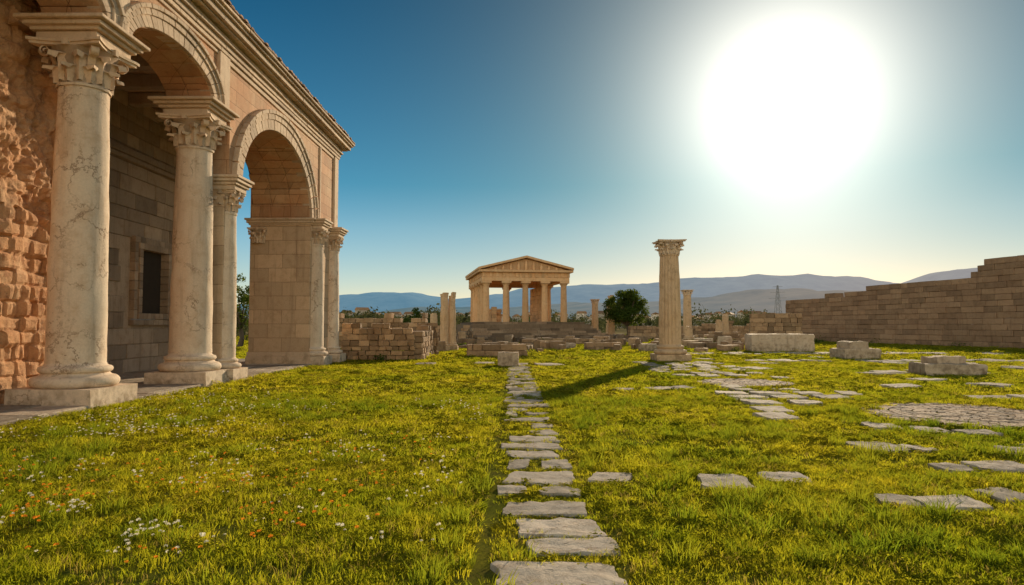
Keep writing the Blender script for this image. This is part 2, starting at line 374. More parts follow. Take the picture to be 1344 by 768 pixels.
for k,(d,xx) in enumerate(((.0,fx1),(.2,fx1+.05))):
    a0,a1,b0,b1=WY0-.15+d,WY1+.15-d,WZ0-.15+d,WZ1+.15-d; w=.2
    nb=8
    for i in range(nb):
        z0=b0+w+(b1-b0-2*w)*i/nb; z1=b0+w+(b1-b0-2*w)*(i+1)/nb-.01
        fr.box(fx0,xx,a0,a0+w,z0,z1); fr.box(fx0,xx,a1-w,a1,z0,z1)
        y0=a0+(a1-a0)*i/nb; y1=a0+(a1-a0)*(i+1)/nb-.01
        fr.box(fx0,xx,y0,y1,b0,b0+w-.01); fr.box(fx0,xx,y0,y1,b1-w+.002,b1)
fr.obj('window_frame',M_in,B,.01)
dk=MB(); dk.box(-13.4,-12.62,WY0+.1,WY1-.1,WZ0+.1,WZ1-.1); dk.box(-13.0,-12.6,WY0+.6,WY0+1.2,WZ0+.1,WZ0+.7)  # solid dark block stands in for the shaded room behind the window
dk.obj('window_shade_block',M_dark,B)
bc=MB(); bc.box(-12.6,-12.3,14.6,28.8,7.0,7.2); bc.box(-12.6,-12.36,14.6,28.8,6.85,6.99)
for y in np.arange(15.2,29,1.6): bc.box(-12.55,-9.4,y,y+.35,8.7,9.08)
bc.obj('interior_mouldings',M_in,B,.015)
fl=MB()
y=6.5
while y<31:
    l=random.uniform(.9,1.5); x=-12.6
    while x<-8.1:
        w=random.uniform(.8,1.4); x1=min(-8.05,x+w); fl.box(x,x1-.015,y,min(31,y+l)-.015,-.1,.09+random.uniform(-.01,.01),None,j=.006); x=x1
    y+=l
fl.obj('floor_slabs',M_slab,B,.015)
def rough(name,parent,xf,y0,y1,z1,x_back,seed):
    ny,nz=int((y1-y0)/.05),int(z1/.05); vs=[]
    for k in range(nz+1):
        for i in range(ny+1):
            y=y0+(y1-y0)*i/ny; z=z1*k/nz
            zz=z+.10*mn.noise(Vector((y*.8,z,seed))); rowf=zz/.30; row=math.floor(rowf); fr_=rowf-row
            bl=.42+.25*mn.cell(Vector((row*1.3,2,seed))); uu=y/bl+.5*(row%2)+.4*mn.noise(Vector((y*2,row,seed))); cu=math.floor(uu); fu=uu-cu
            e=min(fr_,1-fr_)*.30; e2=min(fu,1-fu)*bl; e=min(e,e2)
            dmg=max(0,min(1,(mn.fractal(Vector((y*.6,z*.5,seed+5)),1,2,3)+.02)*4))
            if z<3.3: dmg*=max(0,(z-2.6)/.7)
            d=(-.06*max(0,.045-e)/.045+.08*mn.cell(Vector((cu*1.7,row*2.3,seed))))*(1-.7*dmg)
            d-=dmg*.16; d+=.10*mn.noise(Vector((y*.9,z*.9,seed)))+(.02+.12*dmg)*mn.noise(Vector((y*3,z*3,seed)))+(.02+.06*dmg)*mn.noise(Vector((y*9,z*9,seed)))
            vs.append((xf+d,y,z))
    W=ny+1; fs=[(k*W+i,k*W+i+1,(k+1)*W+i+1,(k+1)*W+i) for k in range(nz) for i in range(ny)]
    mb=MB(); mb.add(vs,fs,.5); mb.box(x_back,xf-.34,y0,y1,0,z1,.5)
    mb.box(x_back,xf-.02,y1-.3,y1+.02,0,z1,.5,j=.03)
    return mb.obj(name,M_rough,parent)
rough('rubble_masonry_wall',B,-9.85,8.5,14.75,9.08,-12.6,3.3)
# ------------------------------------------------------------ temple
T=empty('greek_temple',(.85,70.8,0),R(10))
st=MB(); co=MB(); en=MB(); ce=MB()
nst=9
for i in range(nst):
    z0=i*.215; yy=-7.2+i*.72; wl=-6.6+.12*i; wr=7.6-.22*i
    x=wl
    while x<wr:
        l=random.uniform(.8,2); x1=min(wr,x+l); st.box(x,x1-.02,yy,yy+1.5 if i<nst-1 else 13.5,max(0,z0-.2),z0+.215+random.uniform(-.03,.02),None,j=.03); x=x1
st.box(-6,6,-3,14,0,1.7,.3)
for i in range(90):
    x=random.uniform(-8,9.5); yq=random.uniform(-9,-5.5) if random.random()<.6 else random.uniform(-5,2)
    if abs(x)<6 and yq>-6.5: x=random.choice((-1,1))*random.uniform(6.3,8.5)
    st.rbox(x,yq,0,random.uniform(.4,1.3),random.uniform(.4,.9),random.uniform(.2,.75),random.random()*3,.05)
ZS=1.94
xs_=[-4.1,-2.05,0,2.05,4.1]; ysd=[0.5,3.0,5.5,8.0,10.5,12.7]
def doric(x,y,z0=ZS,z1=6.15,r=.345):
    co.lathe([(r*(1-.15*(i/8)**1.5),(z1-.45-z0)*i/8) for i in range(9)]+[(r*1.1,z1-z0-.33),(r*1.3,z1-z0-.22)],x,y,z0,40,.08,20)
    co.box(x-.5,x+.5,y-.5,y+.5,z1-.2,z1,.6)
for x in xs_: doric(x,.5)
for x in (-4.1,0,4.1): doric(x,12.7)
for y in ysd[1:-1]: doric(-4.1,y)
for y in ysd[3:-1]: doric(4.1,y)
def ring(x0,x1,y0,y1,w,z0,z1):
    en.box(x0,x1,y0,y0+w,z0,z1,None,j=.01);en.box(x0,x1,y1-w,y1,z0,z1,None,j=.01);en.box(x0,x0+w,y0+w,y1-w,z0,z1,None,j=.01);en.box(x1-w,x1,y0+w,y1-w,z0,z1,None,j=.01)
ring(-4.6,4.6,0,13.2,.95,6.15,6.55); ring(-4.55,4.55,.05,13.15,.9,6.55,7.05); ring(-4.95,4.95,-.35,13.5,1.3,7.06,7.3)
for x in np.arange(-4.5,4.4,.68): en.box(x,x+.3,-.05,.1,6.56,7.05)
for y in np.arange(.5,13,.75): en.box(-4.65,-4.5,y,y+.3,6.56,7.05)
def gable(y0,y1,half,z0,z1,t):
    en.hexa([(-half,y0,z0),(0,y0,z1),(0,y1,z1),(-half,y1,z0),(-half,y0,z0+t),(0,y0,z1+t),(0,y1,z1+t),(-half,y1,z0+t)],.6)
    en.hexa([(0,y0,z1),(half,y0,z0),(half,y1,z0),(0,y1,z1),(0,y0,z1+t),(half,y0,z0+t),(half,y1,z0+t),(0,y1,z1+t)],.6)
gable(-.4,13.55,5.0,7.31,8.55,.24)
en.add([(-4.6,.1,7.3),(4.6,.1,7.3),(0,.1,8.5),(-4.6,.5,7.3),(4.6,.5,7.3),(0,.5,8.5)],[(0,1,2),(5,4,3),(0,3,4,1),(1,4,5,2),(2,5,3,0)],.1)
for i in range(9):
    x=-3.2+i*.8; hh=max(.15,(1-abs(x)/4.6)*1.0); en.lathe([(.13,0),(.16,hh*.4),(.1,hh*.7),(.09,hh*.85),(.02,hh*.95)],x,-.03,7.32,8,r=1)
block_wall(ce,(2.7,3.0),(2.7,10.5),.5,lambda s:6,.45,.9); block_wall(ce,(-2.9,3.0),(-2.9,10.5),.5,lambda s:3.6-.2*s,.4,.9); block_wall(ce,(-2.9,10.5),(-1.0,10.5),.5,lambda s:3.4,.4,.8)
st.obj('stone_steps',M_steps,T,.03); co.obj('doric_columns',M_temple,T,smooth=True); en.obj('entablature_and_pediment',M_temple,T,.02); ce.obj('cella_walls',M_temple,T,.02)
# ------------------------------------------------------------ freestanding columns
M_ruinc=stone('weathered_column',(.64,.42,.23),(.70,.49,.30),(.36,.21,.10),vein=.5,bump=.7,rv=.1,moss=.4,bd=.04)
def free_column(name,x,y,r,h,cap=True,ped=True,broken=False,fl=.09,mat=None):
    e=empty(name,(x,y,0)); mb=MB(); z=0
    z=base(mb,0,0,r*1.0,0,.3) if ped else 0
    z1=h-(r*1.35 if cap else 0)
    shaft(mb,0,0,r,z,z1,fl,20,80,.84,.04 if broken else .02)
    if broken:
        for i in range(5): mb.rbox(random.uniform(-.2,.2)*r*2,random.uniform(-.2,.2)*r*2,z1-.05,r*.8,r*.8,random.uniform(.1,.35),random.random()*3,.05)
    mb.obj('shaft_and_base',mat or M_ruinc,e,smooth=True)
    if cap:
        cb=MB()
        capital(cb,0,0,r*.84,z1+.05,h-z1-.05-.0,1.6)
        cb.obj('capital',M_trim,e,smooth=True)
    return e
free_column('corinthian_column',6.85,31,.50,5.42)
free_column('corinthian_column',17.75,72,.46,5.3)
free_column('ruined_column',9.2,82,.42,4.7,cap=True)
free_column('ruined_column',10.6,78,.40,4.8,cap=False,broken=True)
free_column('ruined_column',12.2,92,.42,4.0,cap=False,broken=True)
free_column('ruined_column',-4.62,43,.27,3.45,cap=False,broken=True,fl=.05)
free_column('ruined_column',-4.16,43.2,.25,3.4,cap=False,broken=True,fl=.05)
free_column('broken_column_stump',20.5,70,.4,1.9,cap=False,broken=True)
free_column('broken_column_stump',23.5,78,.4,2.6,cap=False,broken=True)
free_column('broken_column_stump',-8.6,70,.4,2.6,cap=False,broken=True)
free_column('broken_column_stump',15.4,62,.38,1.2,cap=False,broken=True)
# ------------------------------------------------------------ walls
w=MB()
def hw(s):
    if s>23.4: return 6.25
    if s>22.8: return 5.4
    return 4.35+.012*s+(0.42 if s>12 else 0)+.08*mn.noise(Vector((s*.8,0,0)))
block_wall(w,(28.4,72),(37.2,33),.9,hw,.42,1.2,j=.02,off=.03,gap=.006,bv=.02)
w.obj('ancient_boundary_wall',M_bwall,None,.03)
def ruin(name,p0,p1,th,hf,bh=.28,bl=.5,mat=None):
    w=MB(); block_wall(w,p0,p1,th,hf,bh,bl,j=.03,off=.05,gap=.012)
    return w.obj(name,mat or M_ruin,None,.02)
nz=lambda s,k:mn.noise(Vector((s,k,.3)))
ruin('ruined_wall',(-8.0,31.2),(-4.75,31.6),.6,lambda s:1.5+.35*nz(s*1.3,1),.24,.42)
ruin('ruined_wall',(-4.7,31.6),(-4.9,38),.6,lambda s:1.4+.3*nz(s*1.3,2),.24,.42)
ruin('ruined_wall',(-5.4,37),(-4.3,37.2),.5,lambda s:1.6+.4*nz(s*2,3),.24,.42)
ruin('ruined_wall',(-13,46),(-6,45),.6,lambda s:2.2+.8*nz(s*.8,4),.3,.5)
ruin('ruined_wall',(-2.6,35),(.45,35.3),.8,lambda s:.68+.08*nz(s*2,5),.3,.8)
ruin('ruined_wall',(20.2,60),(24.3,59),.8,lambda s:2.6+.3*nz(s*1,6),.38,.8)
ruin('ruined_wall',(11.3,70),(13.9,70),1.5,lambda s:1.5,.38,.8)
ruin('ruined_wall',(4.3,44),(6.6,44.3),.8,lambda s:.5,.25,.9)
ruin('ruined_wall',(2.5,58),(7.5,56.5),.6,lambda s:.55+.3*nz(s,8),.25,.7)
ruin('ruined_wall',(17,66),(23,64),.6,lambda s:1.0+.5*nz(s,9),.25,.7)
ruin('ruined_wall',(19,84),(27,80),.6,lambda s:1.8+.8*nz(s,12),.3,.8)
ruin('ruined_wall',(14.5,76),(17,77),.6,lambda s:1.4+.6*nz(s,13),.3,.7)
ruin('ruined_wall',(-9,52),(-4.6,51),.6,lambda s:1.5+.6*nz(s,10),.28,.6)
ruin('ruined_wall',(-4.6,56),(-4.4,62),.6,lambda s:1.2+.6*nz(s,11),.28,.6)
M_slab2=stone('fallen_block_stone',(.52,.38,.25),(.60,.46,.32),(.28,.17,.10),bump=.9,rv=.3,bd=.05,moss=.7,sc=1.5,stain=.8)
def stoneblock(name,parts):
    w=MB()
    for (cx,cy,z0,sx,sy,sz,a) in parts:
        n=8; c,s_=math.cos(a),math.sin(a); vs=[];idx={}
        def pt(i,j,k):
            key=(i,j,k)
            if key in idx: return idx[key]
            x,y,z=(i/n-.5)*sx,(j/n-.5)*sy,k/n*sz
            e=sum(1 for q in (i,j,k) if q in (0,n))
            sh=.0 if e<2 else .02 if e==2 else .045
            x-=sh*sx*.5*np.sign(x)*(1 if i in (0,n) else 0); y-=sh*sy*.5*np.sign(y)*(1 if j in (0,n) else 0)
            if k==n: z-=sh*sz
            v=mn.noise_vector(Vector((cx+x*2.2,cy+y*2.2,z*2.2)))*.05+mn.noise_vector(Vector((cx+x*6,cy+y*6,z*6)))*.025
            x+=v.x;y+=v.y;z+=v.z*(k>0)
            idx[key]=len(vs); vs.append((cx+x*c-y*s_,cy+x*s_+y*c,z0+z)); return idx[key]
        fs=[]
        for i in range(n):
            for j in range(n):
                fs.append((pt(i,j,n),pt(i+1,j,n),pt(i+1,j+1,n),pt(i,j+1,n)))
                fs.append((pt(i,0,j),pt(i+1,0,j),pt(i+1,0,j+1),pt(i,0,j+1))); fs.append((pt(i+1,n,j),pt(i,n,j),pt(i,n,j+1),pt(i+1,n,j+1)))
                fs.append((pt(0,i+1,j),pt(0,i,j),pt(0,i,j+1),pt(0,i+1,j+1))); fs.append((pt(n,i,j),pt(n,i+1,j),pt(n,i+1,j+1),pt(n,i,j+1)))
        w.add(vs,fs,random.uniform(.5,1))
    return w.obj(name,M_slab2,None,smooth=True)
stoneblock('fallen_stone_block',[(-.38,26.9,0,.78,.8,.55,.05)])
stoneblock('fallen_stone_block',[(15.7,41.5,0,3.7,1.6,1.08,-.05)])
stoneblock('stacked_stone_blocks',[(16.1,33,0,1.85,1.3,.5,.1),(16.0,33,.47,1.1,.9,.36,.3)])
stoneblock('stacked_stone_blocks',[(13.8,22.3,0,1.85,1.2,.38,-.1),(13.75,22.4,.36,1.05,.75,.24,.15)])
stoneblock('fallen_stone_block',[(13.2,44,0,.7,.6,.9,.4)])
stoneblock('fallen_stone_block',[(14.0,52,0,1.2,.8,.6,.1)])
stoneblock('fallen_stone_block',[(19.0,48,0,1.6,.9,.55,.3)])
stoneblock('fallen_stone_block',[(3.2,47,0,1.3,.7,.4,.1)])
stoneblock('fallen_stone_block',[(7.9,42,0,.9,.7,.45,.6)])
# ------------------------------------------------------------ paving slabs
excl=[]
def slab(mb,cx,cy,w_,l_,h=.03,a=0,jit=.1,ex=.0):
    jx,jy=w_*jit,l_*jit
    cs=[(-w_/2+random.uniform(0,jx),-l_/2+random.uniform(-jy,jy)*.7),(w_/2-random.uniform(0,jx),-l_/2+random.uniform(-jy,jy)*.7),(w_/2-random.uniform(0,jx),l_/2+random.uniform(-jy,jy)*.7),(-w_/2+random.uniform(0,jx),l_/2+random.uniform(-jy,jy)*.7)]
    rr=[];ph=random.random()*50; m_=7
    for i in range(4):
        p,q=cs[i],cs[(i+1)%4]
        for k in range(m_):
            t=k/m_; 
            x=p[0]+(q[0]-p[0])*t; y=p[1]+(q[1]-p[1])*t
            if k==0: x*=.95; y*=.95
            nv=mn.noise_vector(Vector((x*5+ph,y*5,0)))*.055*min(1,w_)+mn.noise_vector(Vector((x*16+ph,y*16,0)))*.022*min(1,w_); rr.append((x+nv.x,y+nv.y))
    n=len(rr); vs=[]
    ca,sa=math.cos(a),math.sin(a); tx,ty=random.uniform(-.03,.03),random.uniform(-.03,.03)
    for (f,z) in ((1.0,-.05),(1.0,h-.008),(.985,h-.001),(.88,h),(.72,h+.001),(.5,h+.001),(.25,h+.001)):
        for (x,y) in rr:
            X,Yv=x*f,y*f
            zz=z+(tx*X+ty*Yv+.016*mn.noise(Vector((X*3+ph,Yv*3,1)))+.016*mn.noise(Vector((X*9+ph,Yv*9,1))) if z>0 else 0)
            vs.append((cx+X*ca-Yv*sa,cy+X*sa+Yv*ca,zz))
    fs=[]
    for k in range(6):
        for i in range(n):
            i2=(i+1)%n; fs.append((k*n+i,k*n+i2,(k+1)*n+i2,(k+1)*n+i))
    fs.append(tuple(range(6*n,7*n))); mb.add(vs,fs)
    excl.append((cx,cy,w_/2+ex,l_/2+ex,a))
path=MB()
def cpath(y): return .24-.28*max(0,(y-8))/19
for (x,y,w_,l_) in ((.26,3.75,.98,.5),(.27,4.42,.95,.46),(.38,4.98,.74,.34),(.31,5.42,.74,.42),(.22,6.02,.80,.42),(.42,6.62,.44,.3),(-.06,6.66,.34,.3)): slab(path,x,y,w_,l_,.028,random.uniform(-.1,.1),.13,-.02)
y=6.95
while y<27.2:
    l=random.uniform(.30,.55)*(1 if y<12 else 1.15); c=cpath(y); wd=random.uniform(.72,.98)
    k=random.random()
    if k<.38:
        s_=random.uniform(.35,.62); slab(path,c-wd*(1-s_)/2,y+l/2,wd*s_-.07,l,.025,random.uniform(-.14,.14),.2,-.02); slab(path,c+wd*s_/2,y+l/2+random.uniform(-.07,.07),wd*(1-s_)-.05,l*.8,.022,random.uniform(-.16,.16),.2,-.02)
    elif k<.52: slab(path,c+random.choice((-.18,.18)),y+l/2,wd*.55,l*.9,.022,random.uniform(-.2,.2),.18,-.02)
    else: slab(path,c+random.uniform(-.08,.08),y+l/2,wd,l,.03,random.uniform(-.13,.13),.16,-.02)
    y+=l+random.uniform(.10,.28)
path.obj('stone_slab_path',M_slab,None,smooth=True)
pv=MB()
for (x,y,w_,l_) in ((.98,7.2,.46,.5),(2.1,7.0,.6,.55),(2.78,7.2,.52,.42),(3.42,6.3,.4,.36),(3.82,6.2,.6,.42),(4.52,6.5,.45,.45),(4.7,9.05,.72,.6),(5.15,8.9,.34,.4),(4.8,7.7,.42,.4),(5.4,7.8,.7,.5),(6.3,8.7,.6,.5),(6.9,9.0,.6,.5),
    (6.25,10.5,.5,.6),(5.7,10.9,.55,.6),(6.8,10.3,.6,.5),(12.1,22.8,1.4,.9),(15.2,23,1.2,.9),(10.3,15.2,.9,.6),(11.3,15.4,.8,.7),(3.6,17.3,.8,.8),(2.6,17.1,.6,.6),(4.2,17.6,.5,.6)):
    slab(pv,x,y,w_,l_,.035,random.uniform(-.3,.3),.15,.03)
y=11.6
while y<29:
    l=random.uniform(.6,1.0); t=(y-11.6)/17; cx=6.2+.2*math.sin(y)+t*.6
    for k in range(4):
        if random.random()<.72:
            x=cx-1.5+k*.9+random.uniform(-.12,.12)
            if (x-6.3)**2+(y-19.2)**2<1.8**2 or (x-8.1)**2+(y-12.4)**2<2.1**2: continue
            slab(pv,x,y+l/2,random.uniform(.55,.85),l-.12,.045,random.uniform(-.2,.2),.15,.08)
    y+=l+random.uniform(0.05,.25)
for yy,xa,xb in ((27.9,-4.3,1.2),(28.9,-4.0,-.5),(38,9,30),(39.2,12,31),(30.5,10,24)):
    x=xa
    while x<xb:
        w_=random.uniform(.8,1.5)
        if random.random()<.65: slab(pv,x+w_/2,yy+random.uniform(-.3,.3),w_-.12,random.uniform(.8,1.3),.05,random.uniform(-.15,.15),.15,.15)
        x+=w_
for i in range(26):
    slab(pv,random.uniform(8,22),random.uniform(17,36),random.uniform(.6,1.2),random.uniform(.6,1.0),.05,random.random(),.18,.12)
pv.obj('paving_slabs',M_slab,None,smooth=True)
M_mos=stone('mosaic_stone',(.42,.28,.18),(.50,.36,.24),(.25,.15,.08),rv=.75,bump=.4,sc=2)
def mosaic(name,cx,cy,r0):
    mb=MB(); r=.12
    while r<r0:
        d=.085 if int(r/.1)%4 else .13
        n=max(5,int(2*math.pi*r/.14))
        ph=random.random()
        for i in range(n):
            if r>r0*.8 and random.random()<.12: continue
            a=2*math.pi*(i+ph)/n; wv=2*math.pi*r/n-.018
            dark=.1 if (int(r/.22)+int(a*6/math.pi))%3==0 else random.uniform(.4,1)
            mb.rbox(cx+r*math.cos(a),cy+r*math.sin(a),-.03,d-.012,wv,.05+random.uniform(-.006,.006),a,.006,dark)
        r+=d
    mb.obj(name,M_mos,None); excl.append((cx,cy,r0*.95,r0*.38,0)); excl.append((cx,cy,r0*.38,r0*.95,0)); excl.append((cx,cy,r0*.72,r0*.72,0)); excl.append((cx,cy,r0*.72,r0*.72,.785))
mosaic('round_stone_mosaic',8.1,12.4,1.75); mosaic('round_stone_mosaic',6.3,19.2,1.35)
# ------------------------------------------------------------ grass
def tuft(name,nb,hmin,hmax,rad,wd,mat,lean=.5,seed=0):
    rg=np.random.default_rng(seed); vs=[];fs=[]
    for i in range(nb):
        a=rg.uniform(0,6.28); q=rad*math.sqrt(rg.uniform()); bx,by=q*math.cos(a),q*math.sin(a)
        h=rg.uniform(hmin,hmax); la=a+rg.normal()*.8; le=h*lean*rg.uniform(.2,1.2); fa=rg.uniform(0,3.14); w_=wd*rg.uniform(.7,1.3)
        fx,fy=math.cos(fa)*w_/2,math.sin(fa)*w_/2; dx,dy=math.cos(la)*le,math.sin(la)*le
        o=len(vs)
        vs+=[(bx-fx,by-fy,-.01),(bx+fx,by+fy,-.01),(bx+dx*.3-fx*.85,by+dy*.3-fy*.85,h*.55),(bx+dx*.3+fx*.85,by+dy*.3+fy*.85,h*.55),(bx+dx,by+dy,h*rg.uniform(.75,1))]
        fs+=[(o,o+1,o+3,o+2),(o+2,o+3,o+4)]
    me=bpy.data.meshes.new(name); me.from_pydata(vs,[],fs); me.materials.append(mat); return bpy.data.objects.new(name,me)
def clover(name,n,rad,mat,seed):
    rg=np.random.default_rng(seed); vs=[];fs=[]
    for i in range(n):
        a=rg.uniform(0,6.28); q=rad*math.sqrt(rg.uniform()); x,y=q*math.cos(a),q*math.sin(a); z=rg.uniform(.015,.05)
        for k in range(3):
            b=a+k*2.1; s_=rg.uniform(.006,.012); cx,cy=x+math.cos(b)*s_,y+math.sin(b)*s_; o=len(vs); t=rg.uniform(-.005,.005)
            vs+=[(x,y,z),(cx-math.sin(b)*s_,cy+math.cos(b)*s_,z+t),(cx+math.cos(b)*s_,cy+math.sin(b)*s_,z+.004),(cx+math.sin(b)*s_,cy-math.cos(b)*s_,z-t)]
            fs.append((o,o+1,o+2,o+3))
    me=bpy.data.meshes.new(name); me.from_pydata(vs,[],fs); me.materials.append(mat); return bpy.data.objects.new(name,me)
def instancer(name,coll_objs,P,rot,scl):
    c=bpy.data.collections.new(name+'_variants')
    for o in coll_objs: c.objects.link(o)
    me=bpy.data.meshes.new(name); me.from_pydata(P.tolist(),[],[])
    for nm,arr in (('rot',rot),('scl',scl)):
        a=me.attributes.new(nm,'FLOAT_VECTOR','POINT'); a.data.foreach_set('vector',arr.astype(np.float32).ravel())
    ob=bpy.data.objects.new(name,me); scene.collection.objects.link(ob)
    ng=bpy.data.node_groups.new(name,'GeometryNodeTree')
    ng.interface.new_socket('Geometry',in_out='INPUT',socket_type='NodeSocketGeometry'); ng.interface.new_socket('Geometry',in_out='OUTPUT',socket_type='NodeSocketGeometry')
    gi=ng.nodes.new('NodeGroupInput'); go=ng.nodes.new('NodeGroupOutput'); ip=ng.nodes.new('GeometryNodeInstanceOnPoints'); ci=ng.nodes.new('GeometryNodeCollectionInfo')
    ci.inputs['Collection'].default_value=c; ci.inputs['Separate Children'].default_value=True; ci.inputs['Reset Children'].default_value=True
    ip.inputs['Pick Instance'].default_value=True
    def na(n): 
        x=ng.nodes.new('GeometryNodeInputNamedAttribute'); x.data_type='FLOAT_VECTOR'; x.inputs['Name'].default_value=n; return x.outputs[0]
    er=ng.nodes.new('FunctionNodeEulerToRotation')
    ng.links.new(na('rot'),er.inputs[0]); ng.links.new(er.outputs[0],ip.inputs['Rotation']); ng.links.new(na('scl'),ip.inputs['Scale'])
    ng.links.new(gi.outputs[0],ip.inputs['Points']); ng.links.new(ci.outputs[0],ip.inputs['Instance']); ng.links.new(ip.outputs[0],go.inputs[0])
    md=ob.modifiers.new('scatter','NODES'); md.node_group=ng; return ob
def sample(y0,y1,dens,kx=.85,add=1.0):
    area_w=kx*y1+add; n=int(dens*(y1-y0)*2*area_w)
    X=rng.uniform(-area_w,area_w,n); Y=rng.uniform(y0,y1,n)
    k=np.abs(X)<kx*Y+add
    k&=~((X<-8.0)&(Y<31.2))
    for (px,py,hh) in ((CX,13.7,.82),(CX,18.5,.82),(6.85,31,.75)):
        k&=~((np.abs(X-px)<hh)&(np.abs(Y-py)<hh))
    X,Y=X[k],Y[k]; k=np.ones(len(X),bool)
    for (cx,cy,a,b_,r) in excl:
        dx,dy=X-cx,Y-cy; c,s_=math.cos(r),math.sin(r); u=dx*c+dy*s_; v=-dx*s_+dy*c
        k&=~((np.abs(u)<a-.02)&(np.abs(v)<b_-.02))
    edge=-.27+.04*np.sin(Y*1.3)-.28*np.maximum(0,Y-8)/19
    k&=~((np.abs(X-edge)<.05+.04*vnoise(X*0,Y*2,5))&(Y<22)&(vnoise(X*0,Y*1.5,9)>.2))
    X,Y=X[k],Y[k]
    dn=vnoise(X*.9,Y*.9,1)*.5+vnoise(X*2.7,Y*2.7,2)*.5
    inp=(np.abs(X-(.24-.28*np.maximum(0,Y-8)/19))<.5)
    k=rng.uniform(0,1,len(X))<np.where(inp,.85,np.clip(.3+1.4*dn,0,1))
    return X[k],Y[k],dn[k],inp[k]
PP=[];RR=[];SS=[]
for (y0,y1,d,sx,sz) in ((2.6,8,290,1.05,1.0),(8,16,130,1.55,1.0),(16,32,42,2.5,1.05),(32,62,9,5,1.2),(62,105,2.2,9.5,1.5)):
    X,Y,dn,inp=sample(y0,y1,d)
    n=len(X); hs=(.35+1.15*(vnoise(X*.55,Y*.55,3)*.4+vnoise(X*2.4,Y*2.4,4)*.6))*sz*rng.uniform(.7,1.25,n)*np.where(inp,.6,1)
    left=(X<-.2)&(Y<9); hs*=np.where(left,1.2,1)
    hs*=np.where((X<-7.2)&(Y<26),1.5,1)
    PP.append(np.stack([X,Y,np.zeros(n)],1)); RR.append(np.stack([rng.normal(0,.12,n),rng.normal(0,.12,n),rng.uniform(0,6.28,n)],1))
    w_=sx*rng.uniform(.8,1.2,n); SS.append(np.stack([w_,w_,hs],1))
P=np.concatenate(PP);print('tufts',len(P))
vars_=[tuft('grass_tuft_a',24,.035,.075,.07,.0055,M_grass,.6,1),tuft('grass_tuft_b',24,.03,.065,.075,.006,M_grass,.8,2),tuft('grass_tuft_c',20,.04,.085,.06,.005,M_grass,.7,3),clover('clover',26,.08,M_grass,4),tuft('grass_tuft_e',22,.03,.07,.08,.0055,M_grass,1.0,5),tuft('grass_tuft_g',22,.03,.07,.08,.0055,M_grass,.8,7),tuft('grass_tuft_f',9,.03,.08,.06,.004,M_dry,.9,6)]
instancer('grass',vars_,P,np.concatenate(RR),np.concatenate(SS))
X,Y,dn,inp=sample(3.3,15,17); k=(vnoise(X*1.1,Y*1.1,21)*.6+vnoise(X*.35,Y*.35,22)*.4>.5)&~inp; X,Y=X[k],Y[k]; n=len(X)
ex=np.array([(-.42,5.0),(-.5,5.6),(-.35,4.6),(.95,5.2),(1.1,4.7),(-.6,6.5),(-7.6,12.2),(-7.5,11.6),(-7.9,13),(-7.7,10.5),(-1.2,4.5),(-2.2,4.6),(-3,5),(-7.75,11.2),(-7.4,9.8),(-.15,4.1),(-.3,6.1),(.0,4.75)])
X=np.concatenate([X,ex[:,0]]);Y=np.concatenate([Y,ex[:,1]]);n=len(X); s_=rng.uniform(.5,1.3,n)**1.3
instancer('grass_tussocks',[tuft('tussock_a',70,.07,.18,.08,.006,M_tus,.75,11),tuft('tussock_b',60,.06,.15,.10,.006,M_tus,.9,12),tuft('tussock_c',50,.04,.11,.12,.007,M_tus,1.1,13)],np.stack([X,Y,X*0],1),np.stack([X*0,X*0,rng.uniform(0,6.28,n)],1),np.stack([s_,s_,s_],1))
def flower(name,mat,seed,n=5,rad=.06,s0=.010,z0=.09,z1=.16):
    rg=np.random.default_rng(seed); vs=[];fs=[];mi=[]
    for i in range(n):
        x,y=rg.normal(0,rad,2); z=rg.uniform(z0,z1); o=len(vs); vs+=[(x-.0015,y,0),(x+.0015,y,0),(x,y,z)]; fs.append((o,o+1,o+2)); mi.append(1)
        for k in range(12):
            d=rg.normal(0,1,3); d/=np.linalg.norm(d); d[2]=abs(d[2])*.6; c=np.array([x,y,z])+d*s0*.9
            t=rg.normal(0,1,3); t-=d*t.dot(d); t/=np.linalg.norm(t)+1e-6; b_=np.cross(d,t); s_=s0*rg.uniform(.35,.6); o=len(vs)
            vs+=[tuple(c-t*s_),tuple(c+b_*s_*.8),tuple(c+t*s_),tuple(c-b_*s_*.8)]
            fs.append((o,o+1,o+2,o+3)); mi.append(0)
    me=bpy.data.meshes.new(name); me.from_pydata(vs,[],fs); me.materials.append(mat); me.materials.append(M_grass); me.polygons.foreach_set('material_index',mi); return bpy.data.objects.new(name,me)
M_wf=leafmat('white_petal',(.8,.76,.66),(.85,.82,.72),(.85,.80,.62),(.9,.84,.66),.6); M_of=leafmat('orange_petal',(.75,.25,.03),(.8,.35,.05),(.85,.27,.02),(.9,.40,.03),.6)
def fl_scatter(name,obs,centers,nsc,region):
    pts=[]
    for (cx,cy,r,n) in centers:
        pts.append(np.stack([rng.normal(cx,r,n),rng.normal(cy,r,n)],1))
    x0,x1,y0,y1=region; q=np.stack([rng.uniform(x0,x1,nsc),rng.uniform(y0,y1,nsc)],1); q=q[(np.abs(q[:,0])<.9*q[:,1])&(q[:,0]>-7.9)&(vnoise(q[:,0]*.7,q[:,1]*.7,33)>.45)]; pts.append(q)
    p=np.concatenate(pts); n=len(p); s_=rng.uniform(.8,1.3,n)
    instancer(name,obs,np.stack([p[:,0],p[:,1],p[:,0]*0],1),np.stack([p[:,0]*0,p[:,0]*0,rng.uniform(0,6.28,n)],1),np.stack([s_,s_,s_],1))
